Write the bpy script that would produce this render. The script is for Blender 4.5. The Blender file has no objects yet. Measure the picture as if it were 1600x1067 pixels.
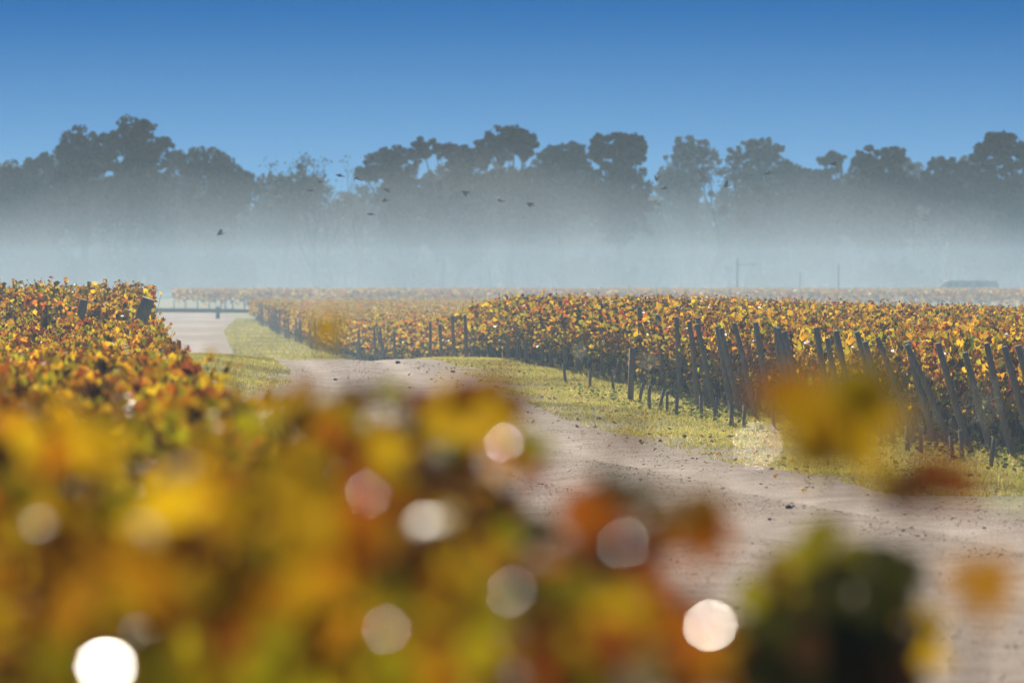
import bpy, math, random
import numpy as np
from mathutils import Vector, Matrix

SC = bpy.context.scene
COL = SC.collection
RNG = np.random.default_rng(7)
random.seed(7)

# ------------------------------------------------------------------ camera, sky, sun, exposure
CAM_Z = 2.2
FPX = 8889.0                 # focal length in pixels of the 1600 px wide photograph (200 mm lens)
HORIZON = 440.0
cam_data = bpy.data.cameras.new("camera")
cam_data.lens = 200.0
cam_data.sensor_width = 36.0
cam_data.clip_start = 0.1
cam_data.clip_end = 6000.0
cam_data.dof.use_dof = True
cam_data.dof.focus_distance = 92.0
cam_data.dof.aperture_fstop = 3.6
cam = bpy.data.objects.new("camera", cam_data)
COL.objects.link(cam)
cam.location = (0, 0, CAM_Z)
cam.rotation_euler = (math.radians(90) - math.atan((533.5 - HORIZON) / FPX), 0, 0)
SC.camera = cam

SUN_EL, SUN_AZ = math.radians(29), math.radians(-6)      # azimuth measured from +Y (view) towards +X
world = bpy.data.worlds.new("World")
SC.world = world
world.use_nodes = True
wn, wl = world.node_tree.nodes, world.node_tree.links
wn.clear()
w_out = wn.new("ShaderNodeOutputWorld")
w_bg = wn.new("ShaderNodeBackground")
w_sky = wn.new("ShaderNodeTexSky")
w_sky.sky_type = 'NISHITA'
w_sky.sun_disc = False
w_sky.sun_elevation = SUN_EL
w_sky.sun_rotation = SUN_AZ
w_sky.air_density = 1.0
w_sky.dust_density = 0.0
w_sky.ozone_density = 6.0
w_tc = wn.new("ShaderNodeTexCoord")
w_map = wn.new("ShaderNodeMapping")
w_map.vector_type = 'POINT'
w_map.inputs["Scale"].default_value = (1, 1, 10.0)      # the low band of pale air is shallow on this clear morning
w_nrm = wn.new("ShaderNodeVectorMath"); w_nrm.operation = 'NORMALIZE'
wl.new(w_tc.outputs["Generated"], w_map.inputs["Vector"])
wl.new(w_map.outputs["Vector"], w_nrm.inputs[0])
wl.new(w_nrm.outputs["Vector"], w_sky.inputs["Vector"])
w_hsv = wn.new("ShaderNodeHueSaturation")
w_hsv.inputs["Saturation"].default_value = 1.47
wl.new(w_sky.outputs["Color"], w_hsv.inputs["Color"])
wl.new(w_hsv.outputs["Color"], w_bg.inputs["Color"])
w_bg.inputs["Strength"].default_value = 0.05
wl.new(w_bg.outputs["Background"], w_out.inputs["Surface"])

sun_data = bpy.data.lights.new("sun", 'SUN')
sun_data.energy = 5.0
sun_data.angle = math.radians(0.5)
sun_data.color = (1.0, 0.90, 0.75)
sun = bpy.data.objects.new("sun", sun_data)
COL.objects.link(sun)
sdir = Vector((math.sin(SUN_AZ) * math.cos(SUN_EL), math.cos(SUN_AZ) * math.cos(SUN_EL), math.sin(SUN_EL)))
sun.rotation_euler = sdir.to_track_quat('Z', 'Y').to_euler()

SC.view_settings.view_transform = 'Standard'
SC.view_settings.look = 'None'
SC.view_settings.gamma = 1.0
SC.view_settings.use_curve_mapping = False
SC.view_settings.exposure = 0.47
cy = SC.cycles
cy.max_bounces = 8
cy.diffuse_bounces = 3
cy.glossy_bounces = 2
cy.transmission_bounces = 5
cy.transparent_max_bounces = 8
cy.volume_bounces = 0
cy.use_denoising = True
cy.sample_clamp_direct = 0.0
cy.sample_clamp_indirect = 8.0


# ------------------------------------------------------------------ helpers
def at(px, py, d):
    """World point seen at photograph pixel (px, py) at distance d; used once, at build time, to survey the place."""
    return np.array([(px - 800.0) / FPX * d, d, CAM_Z - (py - HORIZON) / FPX * d])


def tag(o, label=None, cat=None, group=None, kind=None):
    if label: o["label"] = label
    if cat: o["category"] = cat
    if group: o["group"] = group
    if kind: o["kind"] = kind
    return o


def empty(name, loc, rz=0.0):
    o = bpy.data.objects.new(name, None)
    o.empty_display_size = 0.2
    o.location = loc
    o.rotation_euler = (0, 0, rz)
    COL.objects.link(o)
    return o


class Geo:
    """Collects triangles (with an own colour per vertex) and builds ONE mesh from them."""
    def __init__(self):
        self.v, self.f, self.c, self.n = [], [], [], 0

    def add(self, V, F, tint=(1, 1, 1)):
        V = np.asarray(V, dtype=np.float32).reshape(-1, 3)
        F = np.asarray(F, dtype=np.int32).reshape(-1, 3)
        T = np.asarray(tint, dtype=np.float32)
        if T.ndim == 1:
            T = np.broadcast_to(T, (len(V), 3))
        self.v.append(V); self.f.append(F + self.n); self.c.append(T)
        self.n += len(V)
        return self

    def arrays(self):
        return np.concatenate(self.v), np.concatenate(self.f), np.concatenate(self.c)

    def mesh(self, name, mat, smooth=False, cov=None):
        V, F, C = self.arrays()
        me = bpy.data.meshes.new(name)
        me.vertices.add(len(V)); me.vertices.foreach_set("co", V.ravel())
        me.loops.add(len(F) * 3); me.loops.foreach_set("vertex_index", F.ravel())
        me.polygons.add(len(F))
        me.polygons.foreach_set("loop_start", np.arange(0, len(F) * 3, 3, dtype=np.int32))
        me.polygons.foreach_set("loop_total", np.full(len(F), 3, dtype=np.int32))
        if smooth:
            me.polygons.foreach_set("use_smooth", np.ones(len(F), dtype=bool))
        a = me.attributes.new("tint", 'FLOAT_COLOR', 'POINT')
        a.data.foreach_set("color", np.concatenate([C, np.ones((len(C), 1), np.float32)], 1).ravel())
        if cov is not None:
            b = me.attributes.new("cover", 'FLOAT', 'POINT')
            b.data.foreach_set("value", np.asarray(cov, np.float32).ravel())
        me.update(calc_edges=True)
        me.materials.append(mat)
        return me

    def build(self, name, mat, parent=None, smooth=False, kind=None):
        return link(name, self.mesh(name, mat, smooth), parent, kind)


def link(name, me, parent=None, kind=None):
    o = bpy.data.objects.new(name, me)
    COL.objects.link(o)
    if parent: o.parent = parent
    if kind: o["kind"] = kind
    return o


def tube(pts, rad, n=6, cap=True):
    """A tapered tube along pts."""
    pts = np.asarray(pts, float); rad = np.broadcast_to(np.asarray(rad, float), (len(pts),))
    tan = np.gradient(pts, axis=0)
    tan /= np.linalg.norm(tan, axis=1)[:, None] + 1e-9
    ref = np.array([0.31, 0.95, 0.05]) if abs(tan[0][2]) > .5 else np.array([0.05, 0.1, 0.99])
    b = np.cross(tan, ref); b /= np.linalg.norm(b, axis=1)[:, None] + 1e-9
    c = np.cross(b, tan)
    ang = np.linspace(0, 2 * np.pi, n, endpoint=False)
    V = (pts[:, None, :] + rad[:, None, None] * (np.cos(ang)[None, :, None] * b[:, None, :] + np.sin(ang)[None, :, None] * c[:, None, :])).reshape(-1, 3)
    F = []
    m = len(pts)
    for i in range(m - 1):
        for j in range(n):
            k = (j + 1) % n
            a0, a1, b0, b1 = i * n + j, i * n + k, (i + 1) * n + j, (i + 1) * n + k
            F += [(a0, a1, b1), (a0, b1, b0)]
    if cap:
        V = np.vstack([V, pts[0], pts[-1]])
        for j in range(n):
            k = (j + 1) % n
            F += [(m * n, k, j), (m * n + 1, (m - 1) * n + j, (m - 1) * n + k)]
    return V, np.array(F)


def box(sx, sy, sz, bev=0.0):
    x, y, z = sx / 2, sy / 2, sz / 2
    V = np.array([(-x, -y, -z), (x, -y, -z), (x, y, -z), (-x, y, -z), (-x, -y, z), (x, -y, z), (x, y, z), (-x, y, z)], float)
    F = [(0, 2, 1), (0, 3, 2), (4, 5, 6), (4, 6, 7), (0, 1, 5), (0, 5, 4), (1, 2, 6), (1, 6, 5), (2, 3, 7), (2, 7, 6), (3, 0, 4), (3, 4, 7)]
    return V, np.array(F)


def unit(a):
    return a / (np.linalg.norm(a, axis=-1, keepdims=True) + 1e-9)


def scatter(pos, nrm, tip, size, tints, tmpl):
    """Place one copy of the leaf template tmpl=(uvw, faces) per position."""
    uvw, F0 = tmpl
    n = unit(nrm)
    t = unit(tip - (tip * n).sum(1, keepdims=True) * n)
    b = np.cross(t, n)
    s = size[:, None, None]
    V = pos[:, None, :] + s * (uvw[None, :, 0:1] * b[:, None, :] + uvw[None, :, 1:2] * t[:, None, :] + uvw[None, :, 2:3] * n[:, None, :])
    N, k = len(pos), len(uvw)
    F = (F0[None] + (np.arange(N) * k)[:, None, None]).reshape(-1, 3)
    return V.reshape(-1, 3), F, np.repeat(tints, k, axis=0)


def fan(outline, closed=True):
    V = np.array([(0, 0, 0)] + list(outline), float)
    n = len(outline)
    F = [(0, i, i + 1) for i in range(1, n)]
    if closed: F.append((0, n, 1))
    return V, np.array(F)


# leaf blades: near (lobed, 14 triangles), middle (8), far (2 folded halves = 4)
_near = []
for a, r in ((-84, .30), (-62, .48), (-40, .44), (-18, .55), (4, .36), (34, .60), (60, .37), (90, .66), (120, .37), (146, .60), (176, .36), (198, .55), (220, .44), (242, .48), (264, .30)):
    a = math.radians(a)
    x, y = r * math.cos(a), r * math.sin(a)
    _near.append((x, y, .30 * abs(x) - .38 * r * r + .03 * math.sin(a * 7)))
LEAF_NEAR = fan(_near, False)
LEAF_MID = fan([(-.16, -.46, .02), (-.48, -.22, .05), (-.40, .12, .03), (-.24, .40, -.02), (0, .58, -.10), (.26, .36, -.02), (.44, .10, .05), (.46, -.24, .03), (.16, -.46, .02)], False)
LEAF_FAR = (np.array([(0, -.4, 0), (-.5, -.1, .1), (-.2, .4, .02), (.2, .45, 0), (.5, -.05, .1)], float), np.array([(0, 3, 2), (0, 2, 1), (0, 4, 3)]))
QUAD = (np.array([(-.5, -.35, 0), (.5, -.5, .08), (.4, .5, 0), (-.42, .4, .08)], float), np.array([(0, 1, 2), (0, 2, 3)]))
BLADE = (np.array([(-.5, 0, 0), (.5, 0, 0), (0, 1, .12)], float), np.array([(0, 1, 2)]))

PALETTE = np.array([(.62, .40, .012), (.54, .26, .010), (.37, .34, .012), (.48, .14, .010), (.25, .065, .014), (.30, .03, .016), (.09, .12, .014), (.10, .048, .02)])


def tints_for(n, rng, w):
    w = np.asarray(w, float)
    idx = rng.choice(len(PALETTE), n, p=w / w.sum())
    c = PALETTE[idx] * rng.uniform(.38, 1.22, (n, 1))
    return np.clip(c * rng.uniform(.93, 1.07, (n, 3)), 0.01, .85)


GOLD = (.38, .22, .19, .06, .05, .008, .05, .14)  # last weights: brown leaves, raised to paint in dark shaded gaps
RUSSET = (.28, .25, .13, .10, .09, .014, .05, .17)
LIME = (.30, .16, .27, .06, .05, .01, .12, .10)


# ------------------------------------------------------------------ materials
def nodes_of(name):
    m = bpy.data.materials.new(name)
    m.use_nodes = True
    nt = m.node_tree
    nt.nodes.clear()
    return m, nt.nodes, nt.links


def new(N, kind, **kw):
    n = N.new(kind)
    for k, v in kw.items():
        if k in n.inputs: n.inputs[k].default_value = v
        else: setattr(n, k, v)
    return n


def ramp(N, pts):
    r = N.new("ShaderNodeValToRGB")
    e = r.color_ramp.elements
    while len(e) > 1: e.remove(e[-1])
    e[0].position, e[0].color = pts[0][0], (*pts[0][1], 1)
    for p, c in pts[1:]:
        q = e.new(p); q.color = (*c, 1)
    return r


def leaf_material(name, transl=0.55, rough=0.32, gain=1.25, spec=.5):
    m, N, L = nodes_of(name)
    att = new(N, "ShaderNodeAttribute", attribute_name="tint")
    geo = N.new("ShaderNodeTexCoord")
    noi = new(N, "ShaderNodeTexNoise", Scale=38.0, Detail=3.0)
    L.new(geo.outputs["Object"], noi.inputs["Vector"])
    rp = ramp(N, [(.30, (.55, .45, .40)), (.52, (1, 1, 1)), (.75, (1.0, 1.0, .9))])
    L.new(noi.outputs["Fac"], rp.inputs["Fac"])
    mul = new(N, "ShaderNodeMixRGB", blend_type='MULTIPLY'); mul.inputs[0].default_value = 1
    L.new(att.outputs["Color"], mul.inputs[1]); L.new(rp.outputs["Color"], mul.inputs[2])
    p = new(N, "ShaderNodeBsdfPrincipled", Roughness=rough)
    p.inputs["Specular IOR Level"].default_value = spec
    L.new(mul.outputs["Color"], p.inputs["Base Color"])
    g = new(N, "ShaderNodeMixRGB", blend_type='MULTIPLY'); g.inputs[0].default_value = 1
    g.inputs[2].default_value = (gain, gain, gain * .8, 1)
    L.new(mul.outputs["Color"], g.inputs[1])
    t = N.new("ShaderNodeBsdfTranslucent")
    L.new(g.outputs["Color"], t.inputs["Color"])
    mx = N.new("ShaderNodeMixShader"); mx.inputs[0].default_value = transl
    L.new(p.outputs[0], mx.inputs[1]); L.new(t.outputs[0], mx.inputs[2])
    o = N.new("ShaderNodeOutputMaterial"); L.new(mx.outputs[0], o.inputs["Surface"])
    return m


def rough_material(name, c0, c1, scale=8.0, stretch=(1, 1, 1), bump=.4, rough=.85, use_tint=False):
    m, N, L = nodes_of(name)
    tc = N.new("ShaderNodeTexCoord")
    mp = new(N, "ShaderNodeMapping"); mp.inputs["Scale"].default_value = stretch
    L.new(tc.outputs["Object"], mp.inputs["Vector"])
    noi = new(N, "ShaderNodeTexNoise", Scale=scale, Detail=6.0, Roughness=.65)
    L.new(mp.outputs["Vector"], noi.inputs["Vector"])
    rp = ramp(N, [(.3, c0), (.7, c1)])
    L.new(noi.outputs["Fac"], rp.inputs["Fac"])
    p = new(N, "ShaderNodeBsdfPrincipled", Roughness=rough)
    p.inputs["Specular IOR Level"].default_value = .18
    last = rp.outputs["Color"]
    if use_tint:
        att = new(N, "ShaderNodeAttribute", attribute_name="tint")
        mul = new(N, "ShaderNodeMixRGB", blend_type='MULTIPLY'); mul.inputs[0].default_value = 1
        L.new(last, mul.inputs[1]); L.new(att.outputs["Color"], mul.inputs[2])
        last = mul.outputs["Color"]
    L.new(last, p.inputs["Base Color"])
    b = new(N, "ShaderNodeBump", Strength=bump, Distance=.02)
    L.new(noi.outputs["Fac"], b.inputs["Height"]); L.new(b.outputs["Normal"], p.inputs["Normal"])
    o = N.new("ShaderNodeOutputMaterial"); L.new(p.outputs[0], o.inputs["Surface"])
    return m


def volume_material(name, color, density, g):
    m, N, L = nodes_of(name)
    v = N.new("ShaderNodeVolumePrincipled")
    v.inputs["Color"].default_value = (*color, 1)
    v.inputs["Density"].default_value = density
    v.inputs["Anisotropy"].default_value = g
    o = N.new("ShaderNodeOutputMaterial"); L.new(v.outputs[0], o.inputs["Volume"])
    return m


def ground_material():
    m, N, L = nodes_of("vineyard_ground")
    tc = N.new("ShaderNodeTexCoord")
    cov = new(N, "ShaderNodeAttribute", attribute_name="cover")
    n1 = new(N, "ShaderNodeTexNoise", Scale=1.1, Detail=6.0, Roughness=.7)
    n2 = new(N, "ShaderNodeTexNoise", Scale=9.0, Detail=5.0, Roughness=.7)
    n3 = new(N, "ShaderNodeTexNoise", Scale=46.0, Detail=4.0, Roughness=.75)
    vor = new(N, "ShaderNodeTexVoronoi", Scale=24.0)
    n4 = new(N, "ShaderNodeTexNoise", Scale=.45, Detail=3.0)
    for n in (n1, n2, n3, vor, n4): L.new(tc.outputs["Object"], n.inputs["Vector"])

    def math_node(op, a, b):
        q = new(N, "ShaderNodeMath", operation=op)
        for i, s in enumerate((a, b)):
            if isinstance(s, (int, float)): q.inputs[i].default_value = s
            else: L.new(s, q.inputs[i])
        return q.outputs[0]

    # grass where the surveyed distance from the track edge plus noise is positive
    s = math_node('ADD', cov.outputs["Fac"], math_node('MULTIPLY', math_node('SUBTRACT', n1.outputs["Fac"], .5), 3.6))
    s = math_node('ADD', s, math_node('MULTIPLY', math_node('SUBTRACT', n2.outputs["Fac"], .5), 1.3))
    s = math_node('ADD', math_node('MULTIPLY', s, 1.1), .5)
    fac = new(N, "ShaderNodeClamp"); L.new(s, fac.inputs["Value"])
    gravel = ramp(N, [(.33, (.27, .185, .13)), (.44, (.50, .385, .30)), (.54, (.66, .53, .435)), (.66, (.82, .71, .62))])
    gmix = math_node('ADD', math_node('MULTIPLY', n3.outputs["Fac"], .55), math_node('MULTIPLY', n1.outputs["Fac"], .45))
    L.new(gmix, gravel.inputs["Fac"])
    turf = ramp(N, [(.36, (.13, .115, .05)), (.46, (.30, .28, .085)), (.56, (.45, .39, .16)), (.68, (.52, .43, .26))])
    tmix = math_node('ADD', math_node('MULTIPLY', n2.outputs["Fac"], .6), math_node('MULTIPLY', n4.outputs["Fac"], .4))
    L.new(tmix, turf.inputs["Fac"])
    edge = math_node('ADD', math_node('MULTIPLY', cov.outputs["Fac"], .55), math_node('ADD', math_node('MULTIPLY', n4.outputs["Fac"], 1.5), -.25))
    ec = new(N, "ShaderNodeClamp"); L.new(edge, ec.inputs["Value"])
    brown = new(N, "ShaderNodeMixRGB", blend_type='MULTIPLY'); brown.inputs[2].default_value = (.80, .70, .62, 1)
    L.new(ec.outputs[0], brown.inputs[0]); L.new(gravel.outputs["Color"], brown.inputs[1])
    att = new(N, "ShaderNodeAttribute", attribute_name="tint")
    rutf = math_node('MULTIPLY', math_node('SUBTRACT', 1.0, att.outputs["Fac"]), n2.outputs["Fac"])
    coarse = new(N, "ShaderNodeMixRGB", blend_type='MULTIPLY'); coarse.inputs[2].default_value = (.44, .36, .28, 1)
    L.new(rutf, coarse.inputs[0]); L.new(brown.outputs["Color"], coarse.inputs[1])
    gravel = coarse
    mx = new(N, "ShaderNodeMixRGB", blend_type='MIX')
    L.new(fac.outputs[0], mx.inputs[0]); L.new(gravel.outputs["Color"], mx.inputs[1]); L.new(turf.outputs["Color"], mx.inputs[2])
    p = new(N, "ShaderNodeBsdfPrincipled", Roughness=.9)
    p.inputs["Specular IOR Level"].default_value = .25
    L.new(mx.outputs["Color"], p.inputs["Base Color"])
    h = math_node('ADD', math_node('MULTIPLY', n3.outputs["Fac"], .5), math_node('MULTIPLY', vor.outputs["Distance"], .5))
    h = math_node('ADD', h, math_node('MULTIPLY', n2.outputs["Fac"], 1.0))
    b = new(N, "ShaderNodeBump", Strength=.9, Distance=.06)
    L.new(h, b.inputs["Height"]); L.new(b.outputs["Normal"], p.inputs["Normal"])
    o = N.new("ShaderNodeOutputMaterial"); L.new(p.outputs[0], o.inputs["Surface"])
    return m


M_LEAF = leaf_material("vine_leaf", .62, .45, 1.45, .25)
M_LEAF_NEAR = leaf_material("vine_leaf_damp", .58, .36, 1.0, .2)
M_TREELEAF = leaf_material("tree_foliage", .15, .7, .9, .1)
M_GRASS = leaf_material("grass_blade", .5, .8, 1.3, .06)
M_BARK = rough_material("vine_bark", (.035, .026, .02), (.10, .075, .055), 30, (1, 1, .3), .8)
M_CANE = rough_material("vine_cane", (.09, .05, .03), (.20, .12, .07), 20, (1, 1, .4), .3)
M_TREEBARK = rough_material("tree_bark", (.05, .045, .04), (.11, .10, .085), 2.0, (1, 1, .3), .6)
M_POST = rough_material("weathered_post_wood", (.20, .175, .155), (.44, .39, .345), 26, (1, 1, .12), .5)
M_STAKE = rough_material("grey_stake_wood", (.20, .18, .165), (.42, .39, .36), 30, (1, 1, .15), .5)
M_BEAM = rough_material("barrier_wood", (.07, .05, .045), (.15, .115, .10), 9, (.2, 1, 1), .5)
M_STONE = rough_material("stone_surface", (.55, .5, .47), (1.0, .95, .9), 30, (1, 1, 1), .6, .85, True)
M_WIRE = rough_material("steel_wire", (.30, .30, .31), (.5, .5, .5), 60, (1, 1, 1), .1, .45)
M_BIRD = rough_material("dark_plumage", (.012, .012, .013), (.03, .028, .026), 30, (1, 1, 1), .2)
M_WEB = leaf_material("web_silk", .4, .7, 1.0, .2)
M_VAN = rough_material("grey_vehicle_paint", (.60, .62, .64), (.68, .70, .72), 3, (1, 1, 1), .0, .3)
M_DARK = rough_material("dark_trim", (.02, .02, .022), (.04, .04, .042), 8, (1, 1, 1), .1, .5)
M_GUARD = rough_material("pale_plastic_guard", (.55, .52, .52), (.72, .70, .70), 8, (1, 1, 1), .1, .5)
M_GROUND = ground_material()
M_WOODFLOOR = rough_material("woodland_floor_earth", (.05, .045, .025), (.12, .10, .05), .6, (1, 1, 1), .4)

# ------------------------------------------------------------------ terrain
_gy = np.array([-40, 3, 8, 20, 40, 60, 75, 97, 112, 122, 128, 134, 146, 162, 185, 230, 300, 400, 500, 600, 700, 800, 1300], float)
_gz = np.array([.28, .28, .25, .13, -.03, -.13, -.14, .06, .32, .44, .45, .40, .10, -.36, -.52, -.50, -.42, -.32, -.27, -.2, -.12, 0, .5])


def _smooth_interp(x, xs, ys):
    x = np.asarray(x, float)
    acc = 0
    for k, w in ((-4, .15), (-2, .2), (0, .3), (2, .2), (4, .15)):
        acc = acc + w * np.interp(x + k, xs, ys)
    return acc


_ey = np.array([40, 60, 78, 97, 118, 135, 160, 200, 228, 300, 343, 380, 430], float)
_ex = np.array([12.3, 9.15, 6.3, 3.3, .8, -.7, -2.4, -6.2, -8.2, -12.8, -15.3, -18, -21])
_ry = np.array([0, 30, 57, 75, 92, 115, 130, 160, 204, 300, 404, 470, 520], float)
_rx = np.array([14, 8.6, 5.1, 2.95, 1.0, -.6, -1.35, -4.6, -9.9, -15.2, -19.4, -25, -60])
_ly = np.array([0, 30, 60, 90, 96, 101, 110, 120, 130, 160, 204, 300, 404, 470, 520], float)
_lx = np.array([1.3, -.6, -2.9, -5.4, -5.5, -4.9, -4.5, -5.0, -5.8, -10, -14.2, -19.5, -26, -33, -70])


def ground(x, y):
    x = np.asarray(x, float); y = np.asarray(y, float)
    z = _smooth_interp(y, _gy, _gz)
    z = z - .030 * np.clip(x - 1.5, 0, 14) * np.exp(-((y - 122) / 24.0) ** 2) - .05 * np.exp(-((y - 122) / 16.0) ** 2)
    left = np.clip((-x - 4.2) / 3.0, 0, 1); left = left * left * (3 - 2 * left)
    z = z + .30 * left * np.exp(-((y - 112) / 20.0) ** 2)
    c = x - (np.interp(y, _ry, _rx) - 2.35)
    on = np.clip((y - 18) / 10, 0, 1)
    z = z - on * .045 * (np.exp(-((c - .85) / .30) ** 2) + np.exp(-((c + .85) / .30) ** 2)) + on * .03 * np.exp(-(c / .4) ** 2)
    z = z + .035 * np.sin(x * .9 + y * .21) * np.sin(y * .33 + 1.3) * np.clip((y - 20) / 30, 0, 1)
    return z


def edge_right(y): return np.interp(y, _ey, _ex)        # where the rows of the right block start
def track_right(y): return np.interp(y, _ry, _rx)
def track_left(y): return np.interp(y, _ly, _lx)
def edge_left(y): return .57 - .0685 * np.asarray(y, float)   # where the rows of the left block start


def lines(*segs):
    out = []
    for a, b, s in segs: out.append(np.arange(a, b, s))
    return np.unique(np.concatenate(out).round(4))


def noise2(x, y):
    return (np.sin(x * 1.9 + 1.3 * np.sin(y * .8)) + np.sin(y * 1.1 + 2.1 * np.sin(x * .7)) + np.sin((x + y) * 3.1)) / 3


gx = lines((-288, -40, 14), (-40, -14, 2), (-14, 14, .22), (14, 40, 2), (40, 289, 14))
gyl = lines((-12, 20, 2), (20, 60, .7), (60, 150, .4), (150, 240, 1.2), (240, 420, 4), (420, 789, 18))
X, Y = np.meshgrid(gx, gyl)
Z = ground(X, Y)
cov = np.maximum(X - track_right(Y), track_left(Y) - X)
strip = np.clip((Y - 165) / 30, 0, 1) * (1.5 * np.exp(-((X - (track_right(Y) - 2.35)) / .55) ** 2) + .5 * noise2(X * .5, Y * .12))
cov = np.where(Y > 520, 4.0, cov + strip)
ny, nx = X.shape
ii = np.arange(ny * nx).reshape(ny, nx)
a, b, c, d_ = ii[:-1, :-1].ravel(), ii[:-1, 1:].ravel(), ii[1:, 1:].ravel(), ii[1:, :-1].ravel()
gF = np.concatenate([np.stack([a, b, c], 1), np.stack([a, c, d_], 1)])
c_ = X - (track_right(Y) - 2.35)
rut = (np.exp(-((c_ - .85) / .38) ** 2) + np.exp(-((c_ + .85) / .38) ** 2)).ravel()
g = Geo(); g.add(np.stack([X, Y, Z], -1), gF, np.stack([rut, rut, rut], 1))
gmesh = g.mesh("ground", M_GROUND, True, cov.ravel())
link("ground", gmesh, None, "structure")

wx, wy = np.meshgrid(np.linspace(-330, 330, 23), np.linspace(793, 1180, 14))
wz = ground(wx * 0, wy) + .4 * np.sin(wx * .05) * np.sin(wy * .03)
ny, nx = wx.shape
ii = np.arange(ny * nx).reshape(ny, nx)
a, b, c, d_ = ii[:-1, :-1].ravel(), ii[:-1, 1:].ravel(), ii[1:, 1:].ravel(), ii[1:, :-1].ravel()
g = Geo(); g.add(np.stack([wx, wy, wz], -1), np.concatenate([np.stack([a, b, c], 1), np.stack([a, c, d_], 1)]))
g.build("woodland_ground", M_WOODFLOOR, None, True, "structure")


def volume_box(name, x0, x1, y0, y1, z0, z1, mat):
    V, F = box(x1 - x0, y1 - y0, z1 - z0)
    V = V + np.array([(x0 + x1) / 2, (y0 + y1) / 2, (z0 + z1) / 2])
    return Geo().add(V, F).build(name, mat, None, False, "stuff")


# the low morning haze over the vineyard, and the air of the wood behind it
volume_box("haze", -300, 300, -24, 790.5, -2.2, 6.5, volume_material("morning_haze", (.57, .80, 1.0), .00105, .25))
V, F = box(690, 403.5, 42.2)
V = V + np.array([0, 993.25, 18.9])
V[(V[:, 2] > 30) & (V[:, 1] > 1000), 2] = 27.6          # haze top lowered at the back, shaped for a gradual veil over the sky
Geo().add(V, F).build("haze", volume_material("woodland_haze", (.46, .75, 1.0), .0010, .2), None, False, "stuff")
# a bank of ground mist lying against the wood, thin at the field and deep at the trees
mb = []
NYB = 9
xs = np.linspace(-280, 280, 57)
for j in range(NYB):
    t = j / (NYB - 1)
    yy = 692 + 97 * t
    for x_ in xs:
        top = .7 + 16.5 * t ** 1.9 * (1 + .13 * math.sin(x_ * .045 + t * 2) + .14 * math.sin(x_ * .13 + 1.1 + t))
        mb.append((x_, yy, top))
for j in range(NYB):
    for x_ in xs: mb.append((x_, 692 + 97 * j / (NYB - 1), .32))
mb = np.array(mb); F = []
nx_ = len(xs); K = NYB * nx_
for j in range(NYB - 1):
    for i in range(nx_ - 1):
        q = j * nx_ + i
        F += [(q, q + 1, q + nx_ + 1), (q, q + nx_ + 1, q + nx_), (K + q, K + q + nx_ + 1, K + q + 1), (K + q, K + q + nx_, K + q + nx_ + 1)]
for i in range(nx_ - 1):
    q = i; F += [(q, K + q + 1, q + 1), (q, K + q, K + q + 1)]
    q = (NYB - 1) * nx_ + i; F += [(q, q + 1, K + q + 1), (q, K + q + 1, K + q)]
for j in range(NYB - 1):
    q = j * nx_; F += [(q, q + nx_, K + q + nx_), (q, K + q + nx_, K + q)]
    q = j * nx_ + nx_ - 1; F += [(q, K + q + nx_, q + nx_), (q, K + q, K + q + nx_)]
o = Geo().add(mb, F).build("mist", volume_material("ground_mist", (.84, .94, 1.0), .0052, .3), None, True, "stuff")
tag(o, "bank of pale ground mist lying against the foot of the wood", "mist")

# ------------------------------------------------------------------ grapevines
ROW_ANG = math.atan2(.156, .988)
PITCH = 1.13


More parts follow.
